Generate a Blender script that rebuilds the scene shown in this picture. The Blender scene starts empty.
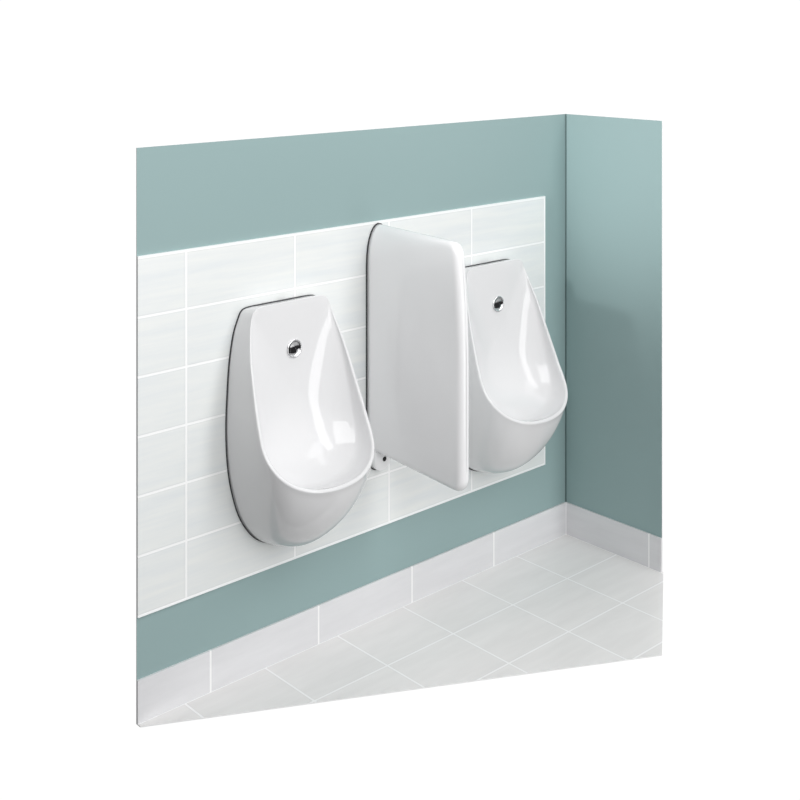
import bpy, bmesh, math
from mathutils import Vector

S = bpy.context.scene
C = bpy.data.collections.new('washroom')
S.collection.children.link(C)

# ------------------------------------------------------------------ materials
def srgb(r, g, b):
    f = lambda v: v / 12.92 if v <= .04045 else ((v + .055) / 1.055) ** 2.4
    return (f(r / 255), f(g / 255), f(b / 255), 1)

def new_mat(name):
    m = bpy.data.materials.new(name); m.use_nodes = True
    nt = m.node_tree
    return m, nt, nt.nodes['Principled BSDF']

def plain(name, col, rough=.5, metal=0, coat=0, spec=.5):
    m, nt, p = new_mat(name)
    p.inputs['Base Color'].default_value = col
    p.inputs['Roughness'].default_value = rough
    p.inputs['Metallic'].default_value = metal
    p.inputs['Coat Weight'].default_value = coat
    p.inputs['Specular IOR Level'].default_value = spec
    return m

class NT:
    """tiny helper around a node tree"""
    def __init__(s, nt): s.nt = nt
    def node(s, t, **kw):
        n = s.nt.nodes.new(t)
        for k, v in kw.items(): setattr(n, k, v)
        return n
    def link(s, a, b): s.nt.links.new(a, b)
    def math(s, op, a, b=None, c=None):
        n = s.node('ShaderNodeMath', operation=op)
        for i, v in enumerate((a, b, c)):
            if v is None: continue
            if isinstance(v, (int, float)): n.inputs[i].default_value = v
            else: s.link(v, n.inputs[i])
        return n.outputs[0]
    def mix(s, fac, a, b):
        n = s.node('ShaderNodeMix', data_type='RGBA')
        if isinstance(fac, (int, float)): n.inputs[0].default_value = fac
        else: s.link(fac, n.inputs[0])
        for i, v in ((6, a), (7, b)):
            if isinstance(v, tuple): n.inputs[i].default_value = v
            else: s.link(v, n.inputs[i])
        return n.outputs[2]

def tile_mat(name, axes, pitch, offset, col_a, col_b, grout, gw, rough=.35, streak=(3, 3, 40), shade=None, skip_second=False):
    """rectangular tiles from object coordinates; axes = the two coordinates that run across the face"""
    m, nt, p = new_mat(name); g = NT(nt)
    tc = g.node('ShaderNodeTexCoord'); sep = g.node('ShaderNodeSeparateXYZ')
    g.link(tc.outputs['Object'], sep.inputs[0])
    dist, cell = [], []
    for a, pt, of in zip(axes, pitch, offset):
        v = g.math('DIVIDE', g.math('SUBTRACT', sep.outputs[a], of), pt)
        cell.append(g.math('FLOOR', v))
        fr = g.math('FRACT', v)
        d = g.math('MULTIPLY', g.math('MINIMUM', fr, g.math('SUBTRACT', 1., fr)), pt)
        dist.append(d)
    dm = dist[0] if skip_second else g.math('MINIMUM', dist[0], dist[1])
    ramp = g.node('ShaderNodeMapRange', clamp=True)
    g.link(dm, ramp.inputs[0]); ramp.inputs[1].default_value = gw * .45; ramp.inputs[2].default_value = gw * .6
    ramp.inputs[3].default_value = 1; ramp.inputs[4].default_value = 0
    # streaky glaze, a different slice of noise in every tile
    cx = g.node('ShaderNodeCombineXYZ')
    g.link(cell[0], cx.inputs[0]); g.link(cell[1], cx.inputs[1])
    wn = g.node('ShaderNodeTexWhiteNoise'); g.link(cx.outputs[0], wn.inputs[0])
    mp = g.node('ShaderNodeVectorMath', operation='MULTIPLY'); mp.inputs[1].default_value = streak
    g.link(tc.outputs['Object'], mp.inputs[0])
    ad = g.node('ShaderNodeVectorMath', operation='MULTIPLY_ADD'); ad.inputs[1].default_value = (9, 9, 9)
    g.link(wn.outputs['Color'], ad.inputs[0]); g.link(mp.outputs[0], ad.inputs[2])
    nz = g.node('ShaderNodeTexNoise'); nz.inputs['Scale'].default_value = 1; nz.inputs['Detail'].default_value = 4
    nz.inputs['Roughness'].default_value = .6
    g.link(ad.outputs[0], nz.inputs['Vector'])
    mr = g.node('ShaderNodeMapRange', clamp=True); g.link(nz.outputs[0], mr.inputs[0])
    mr.inputs[1].default_value = .3; mr.inputs[2].default_value = .7
    tilec = g.mix(mr.outputs[0], col_a, col_b)
    # thin shadow line beside the joint
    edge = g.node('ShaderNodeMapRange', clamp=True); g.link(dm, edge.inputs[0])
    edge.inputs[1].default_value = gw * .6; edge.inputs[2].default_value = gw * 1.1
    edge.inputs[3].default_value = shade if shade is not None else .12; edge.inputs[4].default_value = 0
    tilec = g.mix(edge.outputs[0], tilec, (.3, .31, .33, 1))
    g.link(g.mix(ramp.outputs[0], tilec, grout), p.inputs['Base Color'])
    p.inputs['Roughness'].default_value = rough
    bmp = g.node('ShaderNodeBump'); bmp.inputs['Strength'].default_value = .15; bmp.inputs['Distance'].default_value = .002
    g.link(g.math('SUBTRACT', 1., ramp.outputs[0]), bmp.inputs['Height']); g.link(bmp.outputs[0], p.inputs['Normal'])
    return m

def paint_mat(name, col_a, col_b):
    m, nt, p = new_mat(name); g = NT(nt)
    tc = g.node('ShaderNodeTexCoord'); nz = g.node('ShaderNodeTexNoise')
    nz.inputs['Scale'].default_value = 1.2; nz.inputs['Detail'].default_value = 2
    g.link(tc.outputs['Object'], nz.inputs['Vector'])
    g.link(g.mix(nz.outputs[0], col_a, col_b), p.inputs['Base Color'])
    n2 = g.node('ShaderNodeTexNoise'); n2.inputs['Scale'].default_value = 180; g.link(tc.outputs['Object'], n2.inputs['Vector'])
    bmp = g.node('ShaderNodeBump'); bmp.inputs['Strength'].default_value = .03; bmp.inputs['Distance'].default_value = .001
    g.link(n2.outputs[0], bmp.inputs['Height']); g.link(bmp.outputs[0], p.inputs['Normal'])
    p.inputs['Roughness'].default_value = .75; p.inputs['Specular IOR Level'].default_value = .2
    return m

def glaze_mat(name, col):
    m, nt, p = new_mat(name); g = NT(nt)
    tc = g.node('ShaderNodeTexCoord'); nz = g.node('ShaderNodeTexNoise')
    nz.inputs['Scale'].default_value = 6; g.link(tc.outputs['Object'], nz.inputs['Vector'])
    c2 = tuple(v * .985 for v in col[:3]) + (1,)
    g.link(g.mix(nz.outputs[0], col, c2), p.inputs['Base Color'])
    p.inputs['Roughness'].default_value = .06
    p.inputs['Specular IOR Level'].default_value = .5
    return m

TEAL_A, TEAL_B = srgb(148, 171, 171), srgb(151, 174, 174)
M_teal = paint_mat('teal_paint', TEAL_A, TEAL_B)
M_core = plain('white_board_edge', (.95, .95, .95, 1), .8)
M_corner_shade = plain('corner_shade_teal', srgb(92, 112, 112), .8)  # painted shade for the wall corner
M_tile = tile_mat('white_wall_tile', (0, 2), (.3525, .15), (-.1126, .2700), srgb(227, 231, 232), srgb(236, 238, 236),
                  (.97, .975, .975, 1), .0058)
M_floor = tile_mat('grey_white_floor_tile', (0, 1), (.2545, .2165), (0, 0), srgb(229, 228, 227), srgb(237, 236, 235),
                   (.95, .95, .95, 1), .0055, rough=.3, streak=(4, 22, 4), shade=.12)
M_bb_back = tile_mat('skirting_tile_back', (0, 2), (.362, 5), (0, -1), srgb(220, 220, 222), srgb(227, 227, 229),
                     (.95, .95, .95, 1), .0055, streak=(4, 4, 26), shade=.06, skip_second=True)
M_bb_right = tile_mat('skirting_tile_right', (1, 2), (.345, 5), (0, -1), srgb(220, 220, 222), srgb(227, 227, 229),
                      (.95, .95, .95, 1), .0055, streak=(4, 4, 26), shade=.06, skip_second=True)
M_glaze = glaze_mat('white_vitreous_glaze', srgb(229, 229, 230))
M_panel = glaze_mat('bright_white_panel_glaze', srgb(246, 246, 247))
M_clip_shadow = plain('contact_shadow_and_clip', srgb(58, 58, 62), .7)  # painted contact shadows on the wall; also colours the inlet clip
M_chrome = plain('polished_chrome', (.88, .88, .89, 1), .2, 1)
M_black = plain('black_sensor_glass', (.004, .004, .005, 1), .08)
M_hole = plain('dark_screw_recess', (.02, .02, .02, 1), .9)

# ------------------------------------------------------------------ helpers
def link_mesh(name, bm, mats, parent=None, smooth=True):
    bmesh.ops.recalc_face_normals(bm, faces=bm.faces)
    me = bpy.data.meshes.new(name); bm.to_mesh(me); bm.free()
    for m in (mats if isinstance(mats, list) else [mats]): me.materials.append(m)
    if smooth:
        for f in me.polygons: f.use_smooth = True
    o = bpy.data.objects.new(name, me); C.objects.link(o)
    if parent: o.parent = parent
    return o

def struct(name, bm, mats, label):
    o = link_mesh(name, bm, mats, smooth=False)
    o['kind'] = 'structure'; o['label'] = label; o['category'] = name.split('_')[0]
    return o

def box(bm, x0, x1, y0, y1, z0, z1, mi=0, front=None):
    v = [bm.verts.new((x, y, z)) for x in (x0, x1) for y in (y0, y1) for z in (z0, z1)]
    for q in ((0, 1, 3, 2), (4, 6, 7, 5), (0, 4, 5, 1), (2, 3, 7, 6), (0, 2, 6, 4), (1, 5, 7, 3)):
        f = bm.faces.new([v[i] for i in q]); f.material_index = mi
        f.normal_update()
    return v

def paint_faces(bm, test, inside, outside):
    bmesh.ops.recalc_face_normals(bm, faces=bm.faces)
    for f in bm.faces: f.material_index = inside if test(f.normal) else outside

# ------------------------------------------------------------------ the setting: a corner of the washroom
WL, WTOP, RD = -1.664, 1.446, -.3915          # left end of back wall, wall height, front end of right wall
bm = bmesh.new(); box(bm, WL, 0.009, .006, .009, 0, WTOP)
paint_faces(bm, lambda n: n.y < -.5, 0, 1)
struct('wall_back', bm, [M_teal, M_core], 'teal painted back wall behind the two urinals')
bm = bmesh.new(); box(bm, .006, .009, RD, .006, 0, WTOP)
paint_faces(bm, lambda n: n.x < -.5, 0, 1)
struct('wall_right', bm, [M_teal, M_core], 'bare teal painted side wall at the right')
# dark strip painted as the shade where the two walls meet
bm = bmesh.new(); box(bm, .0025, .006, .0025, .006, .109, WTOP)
struct('trim_1', bm, M_corner_shade, 'thin dark strip painted as shade in the corner of the teal walls')
# white tile field on the back wall
bm = bmesh.new(); box(bm, WL, -.1126, 0, .006, .27, 1.17)
struct('trim_2', bm, M_tile, 'field of white rectangular wall tiles six rows high')
bm = bmesh.new(); box(bm, WL, -.1086, -.0006, .006, 1.17, 1.1738); box(bm, -.1126, -.1086, -.0006, .006, .2662, 1.17); box(bm, WL, -.1126, -.0006, .006, .2662, .27)
struct('trim_3', bm, plain('white_edge_grout', (.93, .95, .95, 1), .5), 'white edging around the wall tile field')
# skirting tiles
bm = bmesh.new(); box(bm, WL, 0, 0, .006, 0, .1085); struct('baseboard_back', bm, M_bb_back, 'pale tile skirting along the back wall')
bm = bmesh.new(); box(bm, 0, .006, RD, 0, 0, .1085); struct('baseboard_right', bm, M_bb_right, 'pale tile skirting along the right wall')
bm = bmesh.new(); box(bm, -.0022, .004, -.0022, .004, 0, .109)
struct('trim_4', bm, plain('skirting_grout', (.86, .86, .87, 1), .6), 'pale joint in the corner of the skirting')
# floor
bm = bmesh.new()
top = [(.009, .009), (WL, .009), (WL, -.012), (-.415, -.69), (.009, -.395)]
vt = [bm.verts.new((x, y, 0)) for x, y in top]; vb = [bm.verts.new((x, y, -.003)) for x, y in top]
bm.faces.new(vt); bm.faces.new(vb[::-1])
for i in range(len(top)):
    j = (i + 1) % len(top); bm.faces.new((vt[i], vb[i], vb[j], vt[j]))
paint_faces(bm, lambda n: n.z > .5, 0, 1)
struct('floor', bm, [M_floor, M_core], 'grey white tiled floor with pale joints')

# ------------------------------------------------------------------ urinal
BACK = [(0, .994), (.06, .994), (.107, .993), (.127, .986), (.1395, .963), (.1525, .927), (.165, .857), (.172, .768),
        (.1755, .686), (.172, .60), (.160, .520), (.133, .436), (.093, .376), (.05, .345), (0, .332)]
RIM = [(0, .057, 1.004), (.06, .057, 1.004), (.104, .057, 1.003), (.124, .057, .994), (.134, .058, .974), (.147, .070, .930),
       (.162, .094, .862), (.172, .123, .781), (.1785, .148, .715), (.1805, .168, .668), (.176, .190, .634), (.160, .216, .602),
       (.128, .240, .575), (.075, .259, .556), (0, .266, .549)]
NU = 64                                                            # points on half an outline

def spline(pts, n):
    """Catmull-Rom through control points with even spacing inside each span; the curve is mirrored at both ends"""
    P = [Vector(p) for p in pts]
    m0 = P[1].copy(); m0[0] = -m0[0]; m1 = P[-2].copy(); m1[0] = -m1[0]
    P = [m0] + P + [m1]
    out = []
    for i in range(n + 1):
        s = i / n * (len(pts) - 1); k = min(int(s), len(pts) - 2); t = s - k
        a, b, c, d = P[k], P[k + 1], P[k + 2], P[k + 3]
        out.append(.5 * ((2 * b) + (c - a) * t + (2 * a - 5 * b + 4 * c - d) * t * t + (3 * b - 3 * c + d - a) * t ** 3))
    return out

def closed(half):
    """half outline (x >= 0, top to bottom) to a closed ring"""
    full = list(half)
    for p in reversed(half[1:-1]):
        q = p.copy(); q[0] = -q[0]; full.append(q)
    return full

def skin(bm, rings, closed_ring=True):
    vr = [[bm.verts.new(p) for p in r] for r in rings]
    n = len(vr[0])
    for a, b in zip(vr, vr[1:]):
        for i in range(n if closed_ring else n - 1):
            j = (i + 1) % n
            bm.faces.new((a[i], a[j], b[j], b[i]))
    return vr

backc = closed([Vector((p[0], 0, p[1])) for p in spline(BACK, NU)])
rimc = closed([Vector((p[0], -p[1], p[2])) for p in spline(RIM, NU)])
BASIN_C = Vector((0, -.060, .77))

def urinal_body():
    bm = bmesh.new()
    N = len(backc); y_off = -.003                                   # proud of the tiles by the shadow slab
    outer = []
    for s in range(21):
        t = s / 20; ring = []
        for b, r in zip(backc, rimc):
            b = b + Vector((0, y_off, 0)); d = b.y - r.y; dz = r.z - b.z; dx = r.x - b.x
            low = max(0, min(1, dz / .2))                           # 0 on the upper sides, 1 under the bowl
            p1 = b + Vector((0, -d * (.33 + .22 * low), dz * (.33 - .28 * low)))
            p1.x = b.x + dx * (.33 - .2 * low)
            p2 = r - Vector((dx * (.33 - .28 * low), -d * (.33 - .16 * low), dz * (.33 + .27 * low)))
            u = 1 - t
            ring.append(u ** 3 * b + 3 * u * u * t * p1 + 3 * u * t * t * p2 + t ** 3 * r)
        outer.append(ring)
    lip, inner0 = [[] for _ in range(7)], []
    for i in range(N):
        r = rimc[i]; T = (rimc[(i + 1) % N] - rimc[i - 1]).normalized()
        e = BASIN_C + Vector((0, -.03, 0)) - r; e = (e - T * e.dot(T)).normalized()
        n = T.cross(e)
        if n.y > 0: n = -n
        k = max(0, min(1, (1.0 - r.z) / .3)); rad = .0022 + .0036 * k
        for j in range(7):
            a = math.pi * (j + 1) / 7
            lip[j].append(r + e * rad * (1 - math.cos(a)) + n * rad * (.15 + .7 * k) * math.sin(a))
        inner0.append(r + e * rad * 2)
    inner = []
    for j in range(1, 22):
        a = j / 22 * math.pi / 2; ring = []
        for p in inner0:
            w = 1 - math.cos(a) ** 1.0; gq = 1 - math.sin(a) ** .95
            low = max(0, min(1, (.72 - p.z) / .16))
            q = Vector((p.x * (1 - w), BASIN_C.y + (p.y - BASIN_C.y) * gq, BASIN_C.z + (p.z - BASIN_C.z) * (1 - w)))
            q.z -= .035 * low * math.sin(2 * a)
            ring.append(q)
        inner.append(ring)
    vr = skin(bm, outer + lip + inner)
    c = bm.verts.new(BASIN_C); last = vr[-1]
    for i in range(N): bm.faces.new((last[i], last[(i + 1) % N], c))
    bm.faces.new(vr[0][::-1])
    soft = [v for ring in vr[21 + 7 + 4:] for v in ring] + [c]
    for _ in range(40): bmesh.ops.smooth_vert(bm, verts=soft, factor=.5, use_axis_x=True, use_axis_y=True, use_axis_z=True)
    return bm

def outline_slab(ring, y0, y1, grow):
    """flat plate following an outline, enlarged by grow"""
    bm = bmesh.new(); cen = Vector((0, 0, .66)); pts = []
    n = len(ring)
    for i in range(n):
        T = (ring[(i + 1) % n] - ring[i - 1]).normalized(); nn = Vector((T.z, 0, -T.x))
        if nn.dot(ring[i] - cen) < 0: nn = -nn
        pts.append(ring[i] + nn * grow)
    a = [bm.verts.new((p.x, y0, p.z)) for p in pts]; b = [bm.verts.new((p.x, y1, p.z)) for p in pts]
    bm.faces.new(a[::-1]); bm.faces.new(b)
    for i in range(n):
        j = (i + 1) % n; bm.faces.new((a[i], a[j], b[j], b[i]))
    return bm

def lathe(bm, prof, cen, seg=40):
    """profile of (radius, distance out from the wall) turned about the wall normal"""
    rings = [[Vector((cen[0] + r * math.cos(2 * math.pi * k / seg), cen[1] - d, cen[2] + r * math.sin(2 * math.pi * k / seg)))
              for k in range(seg)] for r, d in prof]
    vr = skin(bm, rings)
    bm.faces.new(vr[0]); bm.faces.new(vr[-1])

def empty(name, loc, label, cat, group=None):
    o = bpy.data.objects.new(name, None); C.objects.link(o)
    o.empty_display_size = .1
    o.location = loc; o['label'] = label; o['category'] = cat
    if group: o['group'] = group
    return o

UX = -1.225
uri = empty('urinal', (UX, 0, 0), 'white wall urinal left of the white divider panel, its whole left side in view', 'urinal', 'pair of white wall urinals')
bowl = link_mesh('bowl', urinal_body(), M_glaze, uri)
link_mesh('wall_shadow_slab', outline_slab(backc, 0, -.0032, .0020), M_clip_shadow, uri, smooth=False)  # dark slab standing in for the drop shadow round the urinal
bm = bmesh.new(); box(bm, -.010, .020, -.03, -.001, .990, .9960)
link_mesh('inlet_clip', bm, M_clip_shadow, uri, smooth=False)
# round chrome sensor in the upper part of the bowl
sc = (.006, -.0595, .874)
bm = bmesh.new()
lathe(bm, [(.0258, -.004), (.0258, .0024), (.0246, .0042), (.0222, .0046), (.0205, .0036), (.0196, .0012), (.0150, .0016), (.0080, .0026), (.001, .0030)], sc)
sensor = link_mesh('flush_sensor', bm, M_chrome, uri)
sensor['label'] = 'round chrome sensor rosette'
# black window: a wide bar with a shorter block under its left half
bm = bmesh.new()
out = [(-.0135, .0045), (-.003, .0055), (.001, .0072), (.0035, .0055), (.0138, .0062), (.0142, -.001), (.004, -.0022), (.0022, -.0098), (-.0005, -.0088), (-.0028, -.0095), (-.0118, -.0088)]
a = [bm.verts.new((sc[0] + x * 1.25, sc[1] - .001, sc[2] + z * 1.2)) for x, z in out]
b = [bm.verts.new((sc[0] + x * 1.25, sc[1] - .0062, sc[2] + z * 1.2)) for x, z in out]
bm.faces.new(a[::-1]); bm.faces.new(b)
for i in range(len(out)):
    j = (i + 1) % len(out); bm.faces.new((a[i], a[j], b[j], b[i]))
w = link_mesh('sensor_window', bm, M_black, sensor, smooth=False)
w['label'] = 'black glossy sensor window'
bm = bmesh.new(); lathe(bm, [(.0026, .004), (.0026, .0072), (.0018, .0080), (.0005, .0082)], (sc[0] + .0005, sc[1], sc[2] + .0005), 20)
link_mesh('sensor_lens', bm, plain('dark_grey_lens', (.05, .05, .055, 1), .15, .6), sensor)

def copy_tree(o, parent=None):
    c = o.copy(); C.objects.link(c)
    if parent: c.parent = parent
    for ch in list(o.children): copy_tree(ch, c)
    return c
uri2 = copy_tree(uri)
uri2.location = (UX + .8115, 0, -.007)
uri2['label'] = 'white wall urinal right of the divider panel, which hides its left edge'

# ------------------------------------------------------------------ divider panel
PX_, Y0, YF = -.862, -.003, -.366
div = empty('urinal_divider', (PX_, 0, 0), 'tall white ceramic privacy panel with rounded edges standing out from the wall between urinals', 'privacy panel')

def section(y, t, z0, z1, ht, hb, n=14):
    """closed outline in x/z: straight sides, elliptic top and bottom"""
    p = []
    for k in range(n + 1):
        a = math.pi * k / n; p.append(Vector((-t * math.cos(a), y, z1 - ht + ht * math.sin(a) ** .9)))
    m = 10
    for k in range(1, m): p.append(Vector((t, y, z1 - ht + (z0 + hb - z1 + ht) * k / m)))
    for k in range(n + 1):
        a = math.pi * k / n; p.append(Vector((t * math.cos(a), y, z0 + hb - hb * math.sin(a))))
    for k in range(1, m): p.append(Vector((-t, y, z0 + hb + (z1 - ht - z0 - hb) * k / m)))
    return p

bm = bmesh.new(); rings = []
def tdiv(f): return .021 + .024 * (1 - f) ** 1.25
RC = .034
for k in range(25):
    f = k / 24; y = Y0 + (YF + .022 - Y0) * f
    t = tdiv(f)
    dz = 0
    yy = (YF + RC) - y                                       # inside the front corner radius
    if yy > 0: dz = RC - math.sqrt(max(0, RC * RC - yy * yy))
    rings.append(section(y, t, .499 - .027 * f + dz, 1.166 - .010 * f - dz, .10 * (1 - f) ** 2 + .02, .03 - .012 * f))
tz = tdiv(1)
for k in range(1, 9):
    a = k / 8 * math.pi / 2; y = YF + .022 - .022 * math.sin(a)
    yy = (YF + RC) - y; dz = RC - math.sqrt(max(0, RC * RC - yy * yy))
    t = max(.0008, tz * math.cos(a) ** .85)
    rings.append(section(y, t, .472 + dz, 1.156 - dz, .02, .018))
for ring in rings:
    for p in ring:
        f = max(0, min(1, (p.y - Y0) / (YF - Y0)))
        p.y += f * .022 * max(0, (p.z - .80) / .36) ** 2
vr = skin(bm, rings); bm.faces.new(vr[0][::-1]); bm.faces.new(vr[-1])
link_mesh('panel', bm, M_panel, div)

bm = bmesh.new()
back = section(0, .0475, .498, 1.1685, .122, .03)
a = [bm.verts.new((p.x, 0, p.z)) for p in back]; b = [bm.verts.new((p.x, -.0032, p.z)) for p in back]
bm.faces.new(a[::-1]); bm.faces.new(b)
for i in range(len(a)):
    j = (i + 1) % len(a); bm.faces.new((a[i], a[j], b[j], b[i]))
link_mesh('wall_shadow_slab', bm, M_clip_shadow, div, smooth=False)  # dark rim painted as the panel's shadow on the wall

def tab(cx, hw, zt, zb, y0, y1, rnd=.006, n=16):
    """U-shaped tab with a rounded front edge"""
    bm = bmesh.new()
    def ol(y, s):
        p = [Vector((cx - hw + s, y, zt))]
        for k in range(n + 1):
            a = math.pi * k / n; p.append(Vector((cx - (hw - s) * math.cos(a), y, zb + hw - (hw - s) * math.sin(a))))
        p.append(Vector((cx + hw - s, y, zt)))
        return p
    rings = [ol(y0, 0), ol(y1 + rnd, 0)] + [ol(y1 + rnd - rnd * math.sin(a), rnd * (1 - math.cos(a))) for a in (math.pi / 8, math.pi / 4, 3 * math.pi / 8, math.pi / 2)]
    vr = skin(bm, rings); bm.faces.new(vr[0][::-1]); bm.faces.new(vr[-1])
    return bm
lug = link_mesh('mounting_lug', tab(-.004, .032, .54, .442, -.003, -.028), M_panel, div)
bm = bmesh.new(); lathe(bm, [(.0072, .0), (.0072, .0006)], (.001, -.0278, .477), 24)
link_mesh('screw_hole', bm, M_hole, lug)['label'] = 'dark screw hole'
link_mesh('lug_shadow_slab', tab(-.004, .0345, .54, .439, 0, -.0032, .0005), M_clip_shadow, div)  # dark outline put in as the lug's shadow

# ------------------------------------------------------------------ light
def area(name, loc, target, sx, sy, power, col=(1, 1, 1)):
    l = bpy.data.lights.new(name, 'AREA'); l.shape = 'RECTANGLE'; l.size = sx; l.size_y = sy; l.energy = power; l.color = col
    o = bpy.data.objects.new(name, l); C.objects.link(o); o.location = loc
    o.rotation_euler = (Vector(target) - Vector(loc)).to_track_quat('-Z', 'Y').to_euler()
    return o
area('ceiling_softbox', (-2.2, -2.2, 2.5), (-1.3, 0, .8), 1.7, 2.2, 38)
area('overhead_strip', (1.3, -2.6, 4.6), (1.3, -2.4, 0), 1.4, 4.6, 30)
area('strip_softbox', (.3, -5.0, 2.7), (-.8, 0, .9), 1.3, 9.0, 125)
l = bpy.data.lights.new('left_key', 'SPOT'); l.energy = 620; l.spot_size = math.radians(19); l.spot_blend = 1; l.shadow_soft_size = .16
o = bpy.data.objects.new('left_key', l); C.objects.link(o); o.location = (-4.6, -.62, 2.75)
o.rotation_euler = (Vector((0, -.30, 1.52)) - o.location).to_track_quat('-Z', 'Y').to_euler()

W = bpy.data.worlds.new('studio'); S.world = W; W.use_nodes = True
g = NT(W.node_tree); bg = W.node_tree.nodes['Background']
tc = g.node('ShaderNodeTexCoord'); dp = g.node('ShaderNodeVectorMath', operation='DOT_PRODUCT')
dp.inputs[1].default_value = (.674, .738, 0)
g.link(tc.outputs['Generated'], dp.inputs[0])
mr = g.node('ShaderNodeMapRange', interpolation_type='SMOOTHSTEP')
g.link(dp.outputs['Value'], mr.inputs[0]); mr.inputs[1].default_value = .2; mr.inputs[2].default_value = .62
d2 = g.node('ShaderNodeVectorMath', operation='DOT_PRODUCT'); d2.inputs[1].default_value = (.8, -.6, 0)
g.link(tc.outputs['Generated'], d2.inputs[0])
m2 = g.node('ShaderNodeMapRange', interpolation_type='SMOOTHSTEP'); g.link(d2.outputs['Value'], m2.inputs[0])
m2.inputs[1].default_value = -.8; m2.inputs[2].default_value = .8
m2.inputs[3].default_value = .27; m2.inputs[4].default_value = .5
sz = g.node('ShaderNodeSeparateXYZ'); g.link(tc.outputs['Generated'], sz.inputs[0])
m3 = g.node('ShaderNodeMapRange', interpolation_type='SMOOTHSTEP'); g.link(sz.outputs[2], m3.inputs[0])
m3.inputs[1].default_value = -.7; m3.inputs[2].default_value = .4; m3.inputs[3].default_value = .6; m3.inputs[4].default_value = 1
g.link(g.math('MULTIPLY', m2.outputs[0], m3.outputs[0]), mr.inputs[3]); mr.inputs[4].default_value = 1.0
bg.inputs[0].default_value = (1, 1, 1, 1)
g.link(mr.outputs[0], bg.inputs[1])

# ------------------------------------------------------------------ camera: eye level, level, lens shifted down
cam = bpy.data.cameras.new('camera'); co = bpy.data.objects.new('camera', cam); C.objects.link(co)
co.location = (-3.20786, -2.66720, 1.75976)
fw = Vector((.67409, .73865, 0))
co.rotation_euler = fw.to_track_quat('-Z', 'Y').to_euler()
cam.sensor_width = 36; cam.lens = 54.0; cam.shift_x = 0; cam.shift_y = -377 / 800
S.camera = co
S.view_settings.view_transform = 'Standard'
S.view_settings.look = 'None'
S.view_settings.exposure = .06
S.cycles.use_denoising = True
